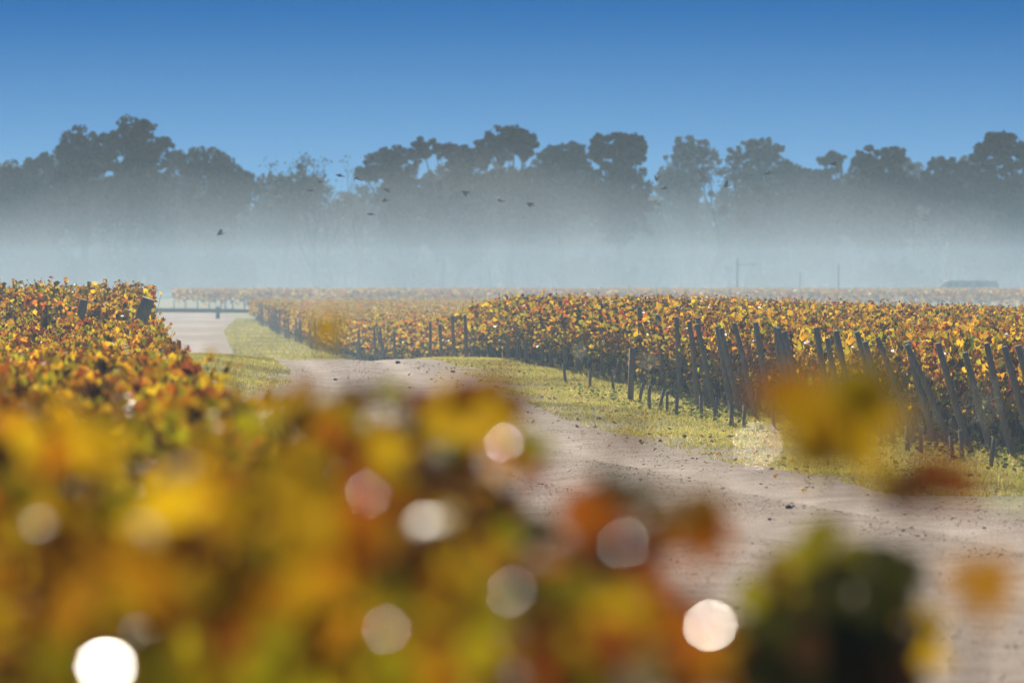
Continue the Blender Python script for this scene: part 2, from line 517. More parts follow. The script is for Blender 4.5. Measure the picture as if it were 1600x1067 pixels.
def make_canopy(rng, n, tmpl, size, weights, half=.6, top=1.5, bottom=.48, shoots=8, cluster=True):
    """Leaves of one vine trained in a hedge row along X, plus its upright canes."""
    x = rng.uniform(-half, half, n)
    h = rng.beta(1.45, 1.1, n)
    dip = .10 * np.sin(x * 7.1 + rng.uniform(0, 6)) + .10 * np.sin(x * 15 + rng.uniform(0, 6))
    z = bottom + (top - bottom) * h + (1 - h) ** 2 * (dip - .08)
    side = rng.choice((-1, 1), n)
    w = .10 + .16 * np.sin(np.clip(h, .05, 1) * 2.6)
    y = side * w * np.where(rng.random(n) < .68, rng.uniform(.75, 1.15, n), rng.uniform(0, .8, n))
    z += .05 * np.sin(x * 9 + rng.uniform(0, 6)) + .04 * np.sin(x * 21)
    pos = np.stack([x, y, z], 1)
    nr = np.stack([rng.normal(0, .55, n), side * rng.uniform(.2, 1.0, n), rng.normal(.35, .5, n)], 1)
    tip = np.stack([rng.normal(0, .5, n), side * .35 + rng.normal(0, .3, n), -1 + rng.normal(0, .35, n)], 1)
    s = size * rng.uniform(.62, 1.25, n)
    # colour: patches of a vine turn together
    tint = tints_for(n, rng, weights)
    for _ in range(4):
        c = pos[rng.integers(n)]
        near = np.linalg.norm(pos - c, axis=1) < rng.uniform(.18, .36)
        p = PALETTE[rng.choice(len(PALETTE), p=np.array(weights) / np.sum(weights))]
        tint[near] = np.clip(p * rng.uniform(.5, 1.2, (near.sum(), 1)), .01, .8)
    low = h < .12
    tint[low] *= .85  # shade of the row's underside put into the lowest leaves
    G = Geo(); C = Geo()
    G.add(*scatter(pos, nr, tip, s, tint, tmpl))
    for k in range(shoots):
        x0 = rng.uniform(-half, half); l = rng.uniform(.05, .19)
        p0 = np.array([x0, rng.normal(0, .06), .62]); p1 = np.array([x0 + rng.normal(0, .08), rng.normal(0, .09), top + l * .4 - .1])
        p2 = p1 + np.array([rng.normal(0, .05), rng.normal(0, .05), l])
        C.add(*tube([p0, p1, p2], [.006, .0045, .002], 3, False))
        m = 3
        pp = p1[None] + (p2 - p1)[None] * rng.uniform(.1, 1.05, (m, 1))
        G.add(*scatter(pp + rng.normal(0, .015, (m, 3)), rng.normal(0, 1, (m, 3)), rng.normal(0, 1, (m, 3)), size * rng.uniform(.35, .7, m), tints_for(m, rng, RUSSET), tmpl))
    for k in range(5):    # bare canes low down in the row
        x0 = rng.uniform(-half, half)
        C.add(*tube([(x0, rng.normal(0, .05), .5), (x0 + rng.normal(0, .1), rng.normal(0, .12), .38), (x0 + rng.normal(0, .2), rng.normal(0, .14), .24 + rng.uniform(0, .2))], [.005, .004, .002], 3, False))
    return G, C


def make_trunk(rng):
    T = Geo()
    p = [(0, 0, -.04)]
    x = y = 0
    for z in (.12, .26, .40, .50):
        x += rng.normal(0, .035); y += rng.normal(0, .02)
        p.append((x, y, z))
    T.add(*tube(p, [.062, .05, .042, .046, .05], 6))
    for s in (-1, 1):
        T.add(*tube([(x, y, .46), (x + s * .18, y, .56), (x + s * .55, y, .58 + rng.normal(0, .02))], [.035, .024, .012], 5))
    return T


def variants(k, n, tmpl, size, seed, **kw):
    out = []
    for i in range(k):
        rng = np.random.default_rng(seed + i)
        G, C = make_canopy(rng, n, tmpl, size, (GOLD, RUSSET, GOLD, LIME)[i % 4], **kw)
        out.append((make_trunk(rng), C, G))
    return out


V_NEAR = variants(6, 470, LEAF_NEAR, .082, 131)
V_MID = variants(12, 440, LEAF_MID, .114, 200)
V_STUFF = variants(8, 300, LEAF_FAR, .122, 300, shoots=10)
V_DIP = variants(6, 190, LEAF_FAR, .125, 400, shoots=5)


def vine_meshes(vs):
    lm = M_LEAF_NEAR if vs is V_NEAR else M_LEAF
    return [(T.mesh("vine_trunk", M_BARK, True), C.mesh("vine_canes", M_CANE), G.mesh("vine_foliage", lm)) for T, C, G in vs]


spots = []     # (distance, x, y, block)
rnd = np.random.default_rng(5)
d = 6.1
while d < 114:                                  # left block: rows run off to the left of the frame
    x = float(edge_left(d)) - .55
    lim = -.09 * d - 1.3
    while x > lim:
        spots.append((d, x, d + .156 * (x - float(edge_left(d))), 'left'))
        x -= 1.0
    d += PITCH if not 87.5 < d < 89 else 18.0      # a grassy headland parts the two left hand blocks
RIGHT_ROWS = [73.5 + PITCH * i for i in range(52)]
for d in RIGHT_ROWS:
    e = float(edge_right(d)); x = e + .75
    while x < .09 * d + 5.2:
        spots.append((d, x, d + .156 * (x - e), 'right'))
        x += 1.0
spots.sort()
seen = lambda t: abs(t[1]) < .092 * t[2] + 1.3
spots.sort(key=lambda t: (not seen(t), t[0]))
individual, rest = spots[:300], spots[300:]
NTH = ["first", "second", "third", "fourth", "fifth", "sixth", "seventh", "eighth", "ninth", "tenth", "eleventh", "twelfth", "thirteenth", "fourteenth", "fifteenth", "sixteenth", "seventeenth", "eighteenth", "nineteenth", "twentieth", "twenty-first", "twenty-second", "twenty-third"]
n_first = 0
NEAR_M, MID_M = vine_meshes(V_NEAR), vine_meshes(V_MID)
for d, x, y, blk in individual:
    z = float(ground(x, y))
    root = empty("grapevine", (x, y, z), ROW_ANG + (math.pi if rnd.random() < .5 else 0) + rnd.normal(0, .04))
    s = rnd.uniform(.96, 1.05)
    root.scale = (s, s, s * rnd.uniform(.97, 1.03) * (1.11 if d < 11 else (.95 if blk == 'right' else 1.0)))
    if d < 24:
        lab, grp = "blurred grapevine with gold and russet leaves close in front, in the left block", "blurred grapevines close in front"
        tm = NEAR_M[rnd.integers(len(NEAR_M))]
    elif blk == 'left':
        lab, grp = "sharper grapevine with gold and russet leaves in a hedge row left of the track", "grapevines in the rows left of the track"
        tm = MID_M[rnd.integers(len(MID_M))]
    else:
        lab, grp = "grapevine with yellow, orange and red leaves behind the leaning posts right of the track", "grapevines in the rows right of the track"
        tm = MID_M[rnd.integers(len(MID_M))]
        if abs(x - float(edge_right(d)) - .75) < .01 and 75 < d < 98:
            n_first += 1
            lab = f"grapevine at its row end right behind leaning posts, {NTH[n_first - 1]} from the right photo edge"
    tag(root, lab, "grapevine", grp)
    link("trunk", tm[0], root)
    link("canes", tm[1], root, "stuff")
    link("foliage", tm[2], root, "stuff")

# the vines past the nearest 300: one object
bark_g, cane_g, leaf_g = Geo(), Geo(), Geo()
_cache = {}


def merged(vs, i):
    k = (id(vs), i)
    if k not in _cache:
        T, C, G = vs[i]
        tv, tf, _ = T.arrays(); cv, cf, _ = C.arrays(); lv, lf, lc = G.arrays()
        _cache[k] = (tv, tf, cv, cf, lv, lf, lc)
    return _cache[k]


def put(vs, x, y, ang=ROW_ANG, sc=1.0, wood=True, zs=1.0):
    tv, tf, cv, cf, lv, lf, lc = merged(vs, rnd.integers(len(vs)))
    a = ang + (math.pi if rnd.random() < .5 else 0)
    R = np.array([[math.cos(a), math.sin(a), 0], [-math.sin(a), math.cos(a), 0], [0, 0, zs]]) * sc
    o = np.array([x, y, float(ground(x, y))])
    leaf_g.add(lv @ R + o, lf, lc * rnd.uniform(.9, 1.1))
    if wood:
        bark_g.add(tv @ R + o, tf); cane_g.add(cv @ R + o, cf)


for d, x, y, blk in rest:
    put(V_STUFF, x, y, sc=rnd.uniform(.95, 1.04), zs=.94 if blk == 'right' else 1.0)
DIP_ROWS = []
d = RIGHT_ROWS[-1] + PITCH
k = 0
while d < 372:
    e = float(edge_right(d)); DIP_ROWS.append(d)
    xmax = max(e + 2.5, min(-.002 * d + 1.5, e + 15))
    x = e + .7
    while x < xmax:
        put(V_DIP, x, d + .156 * (x - e), sc=rnd.uniform(.95, 1.04), wood=(x < e + 2), zs=.92)
        x += 1.0
    d += PITCH * (1 if d < 240 else 1.3)
# far field across the plain: rows facing us
rows = [505 + 1.3 * i for i in range(6)] + [514 + 3.2 * i for i in range(54)]
for i, d in enumerate(rows):
    x0, x1 = -.0595 * d, .125 * d
    front = i < 3
    n = int((x1 - x0) * (34 if front else (16 if i < 6 else 9)))
    x = rnd.uniform(x0, x1, n)
    ywob = 1.2 * np.sin(x * .02)
    z0 = ground(x, x * 0 + d)
    h = rnd.beta(2.2, 1.0, n) if front else rnd.beta(4, 1, n)
    z = z0 + .42 + 1.12 * h + .06 * np.sin(x * 1.7 + i)
    pos = np.stack([x, d + ywob + rnd.normal(0, .2, n), z], 1)
    t = tints_for(n, rnd, (.30, .26, .14, .12, .06, .03, .06, .07))
    leaf_g.add(*scatter(pos, np.stack([rnd.normal(0, .5, n), -np.abs(rnd.normal(.5, .4, n)), rnd.normal(.5, .4, n)], 1), np.stack([rnd.normal(0, .4, n), rnd.normal(0, .4, n), -np.ones(n)], 1), rnd.uniform(.16, .30, n), t, QUAD))
    if front:
        for xx in np.arange(x0, x1, 1.05):
            zz = float(ground(xx, d))
            bark_g.add(*tube([(xx, d, zz - .05), (xx + .05, d, zz + .3), (xx, d, zz + .8)], [.06, .05, .04], 4, False))
rt = empty("farther_grapevines", (0, 300, 0))
tag(rt, "farther grapevine rows in autumn colours, filling the fields to the misty wood", "vine rows", None, "stuff")
for nm, gg, mm in (("trunk_wood", bark_g, M_BARK), ("canes", cane_g, M_CANE), ("foliage", leaf_g, M_LEAF)):
    o = gg.build(nm, mm, rt, False, "stuff")
    o.location = (0, -300, 0)


# ------------------------------------------------------------------ end posts and stakes of the right block
def post_geo(rng, h, r0, r1, lx, ly):
    """A leaning, slightly crooked round post with a flat cut top."""
    p = [np.array([0, 0, -.15])]
    for t in (0, .35, .7, 1.0):
        p.append(np.array([lx * t + rng.normal(0, .006), ly * t + rng.normal(0, .006), h * t]))
    return Geo().add(*tube(p, [r0, r0, r0 * .97, (r0 + r1) / 2, r1], 9))


LEAN = (-.50, -.14)
post_meshes = []
for k in range(7):
    rng = np.random.default_rng(900 + k)
    lx, ly = LEAN[0] * rng.uniform(.75, 1.15), LEAN[1]
    h = rng.uniform(1.36, 1.5)
    post_meshes.append((post_geo(rng, h, rng.uniform(.044, .055), rng.uniform(.038, .046), lx, ly).mesh("row_end_post", M_POST), (lx, ly, h)))
stake_meshes = []
for k in range(4):
    rng = np.random.default_rng(950 + k)
    V, F = box(.045, .045, .42)
    V[4:, :2] *= .92
    V[4:, 0] += rng.normal(0, .03)
    V[:, 2] += .17
    stake_meshes.append(Geo().add(V, F).mesh("short_stake", M_STAKE))

ORD = ["first", "second", "third", "fourth", "fifth", "sixth", "seventh", "eighth", "ninth", "tenth", "eleventh", "twelfth", "thirteenth", "fourteenth", "fifteenth", "sixteenth", "seventeenth", "eighteenth", "nineteenth", "twentieth",
       "twenty-first", "twenty-second", "twenty-third", "twenty-fourth"]
ORD += [f"thirty-{w}" if t else f"twenty-{w}" for t in (0, 1) for w in ORD[:9]][4:]
ORD += ["fortieth"] + [f"forty-{w}" for w in ORD[:9]] + ["fiftieth"] + [f"fifty-{w}" for w in ORD[:9]] + ["sixtieth"] + [f"sixty-{w}" for w in ORD[:9]] + ["seventieth"] + [f"seventy-{w}" for w in ORD[:9]]
ORD.insert(29, "thirtieth")
rnd = np.random.default_rng(61)
vis = 0
stake_count = 0
post_rows = [r for i, r in enumerate(RIGHT_ROWS) if r < 98 or i % 5 in (0, 3)] + [r for i, r in enumerate(DIP_ROWS) if r < 345 and (i * 7) % 11 in (0, 4, 5)]
crest_n = dip_n = 0
dips = []
for i, d in enumerate(post_rows):
    e = float(edge_right(d))
    x, y = e + rnd.normal(0, .05) + (0 if d < 98 else (.42 if d < 133 else rnd.uniform(-.1, .5))), d + rnd.normal(0, .08)
    z = float(ground(x, y)) - (0 if d < 98 else (.06 if d < 133 else rnd.uniform(.2, .5)))
    front = d < 98
    k = rnd.integers(len(post_meshes))
    me, (lx, ly, h) = post_meshes[k]
    sx = float(np.interp(d, [78, 97, 104], [1.0, .45, .12])) + rnd.normal(0, .08)
    o = link("row_end_post", me)
    o.location = (x, y, z)
    o.rotation_euler = (rnd.normal(0, .012), (1 - sx) * math.atan2(-lx, h), rnd.normal(0, .1))
    in_view = abs(800 + FPX * (x + lx * .5) / y - 800) < 812
    if front and in_view:
        tag(o, f"grey wooden post leaning left at its row end, {ORD[vis]} from the right photo edge", "post", "leaning row end posts right of the track")
        vis += 1
    elif d < 133:
        tag(o, f"grey row end post half hidden in leaves, {ORD[crest_n]} one left of the tall square stake", "post", "row end posts near the crest"); crest_n += 1
    else:
        dip_n += 1; dips.append(o)
    if d < 112:
        # anchor wire from the post top down to the ground beside the stake
        ax, ay = -1.0 + rnd.normal(0, .08), -1.2 + rnd.normal(0, .3)
        wz = float(ground(x + ax, y + ay)) - z
        w = Geo().add(*tube([(lx * .93, ly * .93, h * .93), (ax, ay, wz)], .0028, 3, False)).build("anchor_wire", M_WIRE, o)
        s = link("anchor_stake", stake_meshes[rnd.integers(4)])
        s.location = (x + ax, y + ay, float(ground(x + ax, y + ay)) - .03)
        s.rotation_euler = (rnd.normal(0, .05), rnd.normal(.03, .07), rnd.uniform(0, 1.5))
        s.scale = (1, 1, rnd.uniform(.85, 1.15))
        tag(s, f"short square grey stake in the grass, {ORD[stake_count]} short one from the right photo edge", "stake", "short stakes along the right verge"); stake_count += 1

for i, o in enumerate(dips):
    k = len(dips) - 1 - i
    tag(o, f"hazy grey row end post in the dip, {ORD[k] if k < len(ORD) else 'number ' + str(k + 1)} counting right from the log barrier", "post", "row end posts in the dip")

# the lone tall square stake, and the pale one further along the track
V, F = box(.085, .085, 1.0); V[:, 2] += .42
lone = Geo().add(V, F).build("tall_square_stake", M_STAKE)
lp = at(985, 617, 100.5); lone.location = (lp[0], 100.5, float(ground(lp[0], 100.5))); lone.rotation_euler = (0, .035, .3)
tag(lone, "tall square grey stake standing alone upright in the grass before the vines", "stake")

# two posts at the ends of rows of the left block
for (px, py, d, lab) in ((203, 515, 105.6, "thick weathered grey post leaning right at the last row end left of the track"), (114, 512, 105.8, "grey post top half buried in leaves left of the thick leaning post")):
    p = at(px, py, d)
    rng = np.random.default_rng(px)
    o = post_geo(rng, 1.42, .135 if px == 203 else .085, .12 if px == 203 else .075, .46 if px == 203 else .34, -.08).build("row_end_post", M_POST)
    o.location = (p[0] - .12, d, float(ground(p[0], d)))
    tag(o, lab, "post")

# spider webs hung with dew between stake and post
for (px, py, d, r, lab) in ((905, 548, 103, .17, "small dew covered spider web hanging between dark vine trunks left of the tall square stake"), (1012, 562, 99.5, .21, "large round dewy spider web between the tall square stake and a vine post"), (1538, 628, 74.6, .30, "pale spider web sheet stretched between two leaning posts at the right")):
    c = at(px, py, d)
    rng = np.random.default_rng(px)
    W = Geo()
    n = 15
    ang = np.linspace(0, 2 * np.pi, n, endpoint=False) + rng.normal(0, .06, n)
    rr = r * rng.uniform(.8, 1.15, n)
    spoke = np.stack([np.cos(ang) * rr, np.zeros(n) + rng.normal(0, .01, n), np.sin(ang) * rr * (1.25 if px > 1500 else .9)], 1)
    for s in spoke: W.add(*tube([(0, 0, 0), s], .0016, 3, False), (.8, .8, .8))
    for k in range(1, 12):
        t = k / 12
        for j in range(n):
            W.add(*tube([spoke[j] * (t + .02 * rng.normal()), spoke[(j + 1) % n] * (t + .02 * rng.normal())], .0016, 3, False), (.8, .8, .8))
    o = W.build("spider_web", M_WEB)
    o.location = c; o.rotation_euler = (.1, .2, .15)
    tag(o, lab, "spider web")


# ------------------------------------------------------------------ grass, weeds, pebbles
rnd = np.random.default_rng(21)


GR = Geo()
GP = np.array([(.42, .41, .07), (.55, .50, .12), (.68, .58, .24), (.22, .27, .045), (.56, .42, .16)])


def grass(n, x, y, hmin, hmax, w):
    z = ground(x, y)
    N = len(x)
    for k in range(3):
        lean = rnd.normal(0, .45, (N, 3)); lean[:, 2] = 1
        nr = rnd.normal(0, 1, (N, 3)); nr[:, 2] *= .2
        s = rnd.uniform(hmin, hmax, N)
        uvw, F0 = BLADE
        tm = (uvw * np.array([w, 1, 1]), F0)
        t = GP[rnd.choice(len(GP), N, p=[.3, .26, .18, .14, .12])] * np.clip(rnd.uniform(.6, 1.15, (N, 1)) * (1 + .45 * noise2(x * .6 + 9, y * .4))[:, None], .3, 1.6)
        pos = np.stack([x + rnd.normal(0, .02, N), y + rnd.normal(0, .03, N), z - .005], 1)
        GR.add(*scatter(pos, nr, lean, s, t, tm))


# right verge
n = 90000
y = 62 + 75 * rnd.random(n) ** 1.25
x = track_right(y) - .3 + rnd.random(n) * (edge_right(y) - track_right(y) + 2.0)
dist = x - track_right(y)
keep = rnd.random(n) < np.clip(.45 + .5 * dist + .75 * noise2(x, y), .02, 1)
grass(n, x[keep], y[keep], .02, .06, .30)
tuft = rnd.random(n) < .10 * np.clip(noise2(x * .7 + 3, y * .5), 0, 1) * np.clip(dist, 0, 1)
grass(n, x[tuft], y[tuft], .06, .14, .16)
# left verge
n = 36000
y = rnd.uniform(92, 131, n)
x = track_left(y) + .25 - rnd.random(n) * 3.2
keep = rnd.random(n) < np.clip(.35 + .5 * (track_left(y) - x) + .4 * noise2(x, y), .03, 1)
grass(n, x[keep], y[keep], .025, .075, .30)
# verges beyond the crest
n = 16000
y = rnd.uniform(160, 380, n)
x = track_right(y) + rnd.random(n) * (edge_right(y) - track_right(y) + 2.5)
grass(n, x, y, .08, .16, .25)
o = GR.build("grass", M_GRASS, None, False, "stuff"); tag(o, "short dry grass with green tufts growing on the track verges", "grass")

# broad leaved weeds under the right rows
n = 5200
y = 66 + 40 * rnd.random(n) ** 1.4
x = edge_right(y) - 1.5 + 2.6 * rnd.random(n)
keep = noise2(x * 1.3, y) > -.15
x, y = x[keep], y[keep]; n = len(x)
pos = np.stack([x, y, ground(x, y) + rnd.uniform(.01, .14, n)], 1)
wt = np.array([(.13, .18, .03), (.20, .22, .04), (.30, .27, .05), (.09, .13, .03)])[rnd.choice(4, n)]
W = Geo().add(*scatter(pos, np.stack([rnd.normal(0, .5, n), rnd.normal(0, .5, n), np.ones(n)], 1), rnd.normal(0, 1, (n, 3)), rnd.uniform(.04, .09, n), wt, LEAF_FAR))
o = W.build("weeds", M_GRASS, None, False, "stuff"); tag(o, "low green weeds among the short stakes under the vines", "weeds")

# fallen leaves on the verge and the track edge
n = 900
y = 62 + 66 * rnd.random(n)
x = track_right(y) + rnd.normal(.8, 1.0, n)
pos = np.stack([x, y, ground(x, y) + .03], 1)
Lf = Geo().add(*scatter(pos, np.stack([rnd.normal(0, .4, n), rnd.normal(0, .4, n), np.ones(n)], 1), rnd.normal(0, 1, (n, 3)), rnd.uniform(.04, .08, n), tints_for(n, rnd, RUSSET) * .8, LEAF_MID))
o = Lf.build("fallen_leaves", M_GRASS, None, False, "stuff"); tag(o, "brown and orange fallen leaves scattered over the verge", "fallen leaves")

ICO_V = np.array([(0, 0, 1), (.89, 0, .45), (.28, .85, .45), (-.72, .53, .45), (-.72, -.53, .45), (.28, -.85, .45), (.72, .53, -.45), (-.28, .85, -.45), (-.89, 0, -.45), (-.28, -.85, -.45), (.72, -.53, -.45), (0, 0, -1)])
ICO_F = np.array([(0, 1, 2), (0, 2, 3), (0, 3, 4), (0, 4, 5), (0, 5, 1), (1, 6, 2), (2, 7, 3), (3, 8, 4), (4, 9, 5), (5, 10, 1), (6, 7, 2), (7, 8, 3), (8, 9, 4), (9, 10, 5), (10, 6, 1), (11, 7, 6), (11, 8, 7), (11, 9, 8), (11, 10, 9), (11, 6, 10)])
OCT_V = np.array([(1, 0, 0), (0, 1, 0), (-1, 0, 0), (0, -1, 0), (0, 0, 1), (0, 0, -1)], float)
OCT_F = np.array([(0, 1, 4), (1, 2, 4), (2, 3, 4), (3, 0, 4), (1, 0, 5), (2, 1, 5), (3, 2, 5), (0, 3, 5)])
n = 80000
y = 27 + 100 * rnd.random(n) ** 1.15
x = track_left(y) + rnd.random(n) * (track_right(y) - track_left(y) + .8)
cc = x - (track_right(y) - 2.35)
inrut = np.exp(-((cc - .85) / .3) ** 2) + np.exp(-((cc + .85) / .3) ** 2)
keep = (x > -.092 * y - .5) & (x < .092 * y + 1) & (rnd.random(n) > .75 * inrut) & (rnd.random(n) < .55 + .6 * noise2(x * .8, y * .5))
x, y = x[keep], y[keep]; n = len(x)
s = .003 + .009 * rnd.random(n) ** 3 + .016 * rnd.random(n) ** 60
pos = np.stack([x, y, ground(x, y) + s * .2], 1)
V = pos[:, None] + s[:, None, None] * (OCT_V[None] * np.array([1.1, 1.1, .7]) * rnd.uniform(.6, 1.3, (n, 6, 1)))
F = (OCT_F[None] + (np.arange(n) * 6)[:, None, None]).reshape(-1, 3)
tn = np.array([(.58, .48, .40), (.74, .67, .61), (.30, .25, .21), (.50, .39, .31)])[rnd.choice(4, n, p=[.42, .30, .06, .22])]
o = Geo().add(V.reshape(-1, 3), F, np.repeat(tn, 6, 0)).build("gravel", M_STONE, None, False, "stuff")
tag(o, "loose pale gravel and pebbles lying on the sandy track", "gravel")

for (px, py, sz, col, lab) in ((1232, 794, .034, (.10, .09, .10), "dark grey stone lying on the pale track in front"),
                               (935, 655, .05, (.42, .36, .36), "pinkish grey stone half sunk in the right verge grass"),
                               (622, 568, .075, (.16, .13, .11), "dark clod of earth on the crest of the track"),
                               (708, 582, .05, (.17, .14, .12), "small dark stone at the right edge of the track near the crest"),
                               (775, 606, .05, (.24, .2, .18), "brown stone on the bare edge between track and right verge"),
                               (1203, 812, .022, (.13, .11, .11), "small dark pebble left of the dark grey stone in front"),
                               (524, 594, .045, (.16, .14, .13), "dark stone on the left side of the crest track")):
    lo, hi = 20.0, 126.0
    for _ in range(40):
        mid = (lo + hi) / 2
        p = at(px, py, mid)
        if p[2] > ground(p[0], mid): lo = mid
        else: hi = mid
    p = at(px, py, lo)
    rng = np.random.default_rng(px)
    V = ICO_V * np.array([1.25, 1, .75]) * rng.uniform(.75, 1.2, (12, 1)) * sz
    o = Geo().add(V, ICO_F, col).build("stone", M_STONE)
    o.location = (p[0], lo, float(ground(p[0], lo)) + sz * .3)
    o.rotation_euler = (0, 0, rng.uniform(0, 3))
    tag(o, lab, "stone")

# ------------------------------------------------------------------ log barrier across the far end of the track
GD = 392.0
gz = float(ground(-22, GD))
bar = empty("log_barrier", (at(330, 490, GD)[0], GD, gz))
tag(bar, "low wooden log barrier on short posts across the hazy far end of the track", "barrier")
xa, xb = at(196, 0, GD)[0] - bar.location.x, at(397, 0, GD)[0] - bar.location.x
Geo().add(*tube([(xa, 0, .60), ((xa + xb) / 2, .03, .57), (xb, 0, .52)], [.15, .15, .13], 10)).build("beam", M_BEAM, bar, True)
for (px, h, w) in ((340, .78, .26), (404, .92, .36)):
    V, F = box(w, w, h + .1); V[:, 2] += h / 2 - .05; V[:, 1] += .34
    q = Geo().add(V, F).build("post", M_BEAM, bar); q.location.x = at(px, 0, GD)[0] - bar.location.x
    V, F = box(w * 1.08, w * 1.08, .05); V[:, 2] += h + .026; V[:, 1] += .34
    Geo().add(V, F).build("post_cap", M_GUARD if px == 340 else M_BEAM, q)
for (px, py, h, lab) in ((352, 486, .55, "pale upright marker stub behind the middle post of the log barrier"), (441, 482, .55, "left one of two pale vine guards at the front of the far field"), (448, 482, .55, "right one of two pale vine guards at the front of the far field")):
    d = 500.0
    p = at(px, py, d)
    o = Geo().add(*tube([(0, 0, -.05), (0, 0, .3), (.02, 0, h + .4)], [.10, .10, .09], 7)).build("vine_guard", M_GUARD)
    o.location = (p[0], d, float(ground(p[0], d)))
    tag(o, lab, "vine guard")

# ------------------------------------------------------------------ things in the mist beyond the far field
def pole(px, ytop, d, r, lab, arm=False):
    p = at(px, ytop, d)
    z = float(ground(p[0], d))
    o = Geo().add(*tube([(0, 0, -.2), (0, 0, (p[2] - z) / 2), (.03, 0, p[2] - z)], [r, r * .95, r * .85], 8)).build("pole", M_TREEBARK)
    o.location = (p[0], d, z)
    tag(o, lab, "pole")
    if arm:
        Geo().add(*tube([(-.1, 0, (p[2] - z) * .86), (2.4, 0, (p[2] - z) * .87)], .05, 6)).build("arm", M_TREEBARK, o)


pole(1310, 412, 688.5, .10, "bare upright wooden pole in the mist left of the flat topped bush")
pole(1152, 404, 688.5, .12, "taller pole with a side arm in the mist below the mistletoe tree", True)
pole(1250, 424, 688.5, .07, "thin short pole in the mist left of the bare upright pole")

vp = at(1512, 448, 688.2)
van = empty("parked_van", (vp[0], 688.2, float(ground(vp[0], 688.2))))
tag(van, "grey van with glinting raked windscreen parked in the mist behind the far field", "van")


def prism(profile, w):
    n = len(profile)
    V = np.array([(x, -w / 2, z) for x, z in profile] + [(x, w / 2, z) for x, z in profile], float)
    F = []
    for i in range(1, n - 1): F += [(0, i, i + 1), (n, n + i + 1, n + i)]
    for i in range(n):
        j = (i + 1) % n
        F += [(i, j, n + j), (i, n + j, n + i)]
    return V, np.array(F)


body_prof = [(3.7, .35), (3.75, 1.6), (3.6, 2.35), (2.0, 2.5), (-2.3, 2.5), (-2.75, 2.42), (-3.5, 1.5), (-4.3, 1.25), (-4.45, .8), (-4.4, .35)]
Geo().add(*prism(body_prof[::-1], 2.0)).build("body", M_VAN, van)
g0 = Geo()
V, F = box(.02, 1.7, 1.02)
ws = Geo().add(V, F).build("windscreen", rough_material("windscreen_glass", (.55, .58, .6), (.6, .62, .65), 2, (1, 1, 1), 0, .08), van)
ws.location = (-3.135, 0, 1.975); ws.rotation_euler = (0, math.atan2(.75, .92), 0)
for x in (-3.2, 2.5):
    for s in (-1, 1):
        wv, wf = tube([(x, s * .78, .36), (x, s * 1.02, .36)], .36, 16)
        t = Geo().add(wv, wf).build("wheel", M_DARK, van)
for x in (-1.9, -.3, 1.4):
    V, F = box(1.25, .02, .62)
    q = Geo().add(V, F).build("side_window", M_DARK, van); q.location = (x, -1.008, 1.95)

# ------------------------------------------------------------------ the wood behind the mist
TREE_C = np.array([(.024, .036, .016), (.034, .042, .018), (.02, .03, .016), (.04, .042, .02)])
BROWN_C = np.array([(.10, .06, .035), (.08, .05, .03), (.12, .065, .04)])
PALE_C = np.array([(.13, .12, .06), (.10, .105, .055), (.16, .13, .06)])  # pale foliage; also paints haze onto the trees farther back


def crown_geo(rng, clumps, d, base, colors, leaf=.55, dens=1.0):
    """Leaf clumps: each ellipsoid holds sub clusters of small faces with gaps between them."""
    G = Geo()
    for (px, py, rx, ry, *q) in clumps:
        c = at(px, py, d) - base
        rx, ry, py = rx * 1.34, ry * 1.2, py + ry * .17
        c = at(px, py, d) - base
        RX, RZ = rx * d / FPX, ry * d / FPX
        RY = min(RX, 4.0) * .8
        c[1] += rng.normal(0, .4)
        k = max(12, int(16 + RX * RZ * 3.4))
        u = unit(rng.normal(0, 1, (k, 3))) * (rng.random((k, 1)) ** .40) * rng.uniform(.8, 1.06, (k, 1))
        sub = c + u * np.array([RX, RY, RZ])
        m = int(36 * dens * (q[0] if q else 1.0))
        sr = np.clip(.28 * min(RX, RZ), .36, .95) * rng.uniform(.6, 1.25, (k, 1, 1))
        pts = sub[:, None, :] + unit(rng.normal(0, 1, (k, m, 3))) * (rng.random((k, m, 1)) ** .5) * sr * np.array([1.15, 1, .85])
        pts = pts.reshape(-1, 3)
        n = len(pts)
        t = np.repeat(colors[rng.choice(len(colors), k)] * rng.uniform(.55, 1.6, (k, 1)), m, 0) * rng.uniform(.7, 1.3, (n, 1))
        G.add(*scatter(pts, rng.normal(0, 1, (n, 3)), rng.normal(0, 1, (n, 3)), leaf * rng.uniform(.5, 1.1, n), t, QUAD))
    return G


def trunk_geo(rng, base_px, clumps, d, base, r, zfork):
    T = Geo()
    main = max(clumps, key=lambda c: c[2] * c[3])
    top = at(main[0], main[1], d) - base
    bend = rng.normal(0, .5)
    fork = np.array([top[0] * .45 + bend, 0, top[2] * zfork])
    T.add(*tube([(0, 0, -.5), (bend * .3 + top[0] * .1, 0, fork[2] * .5), fork, fork * .4 + top * .6, top], [r * 1.2, r, r * .8, r * .5, r * .15], 7))
    for c in clumps:
        q = at(c[0], c[1], d) - base
        for j in range(2):
            e = q + np.array([rng.normal(0, .25) * c[2] * d / FPX, rng.normal(0, .6), rng.normal(0, .25) * c[3] * d / FPX])
            mid = fork * .5 + e * .5 + np.array([0, 0, -.06 * abs(e[0] - fork[0]) + rng.normal(0, .3)])
            T.add(*tube([fork * rng.uniform(.85, 1.0), mid, e], [r * .42, r * .28, r * .08], 5))
    return T


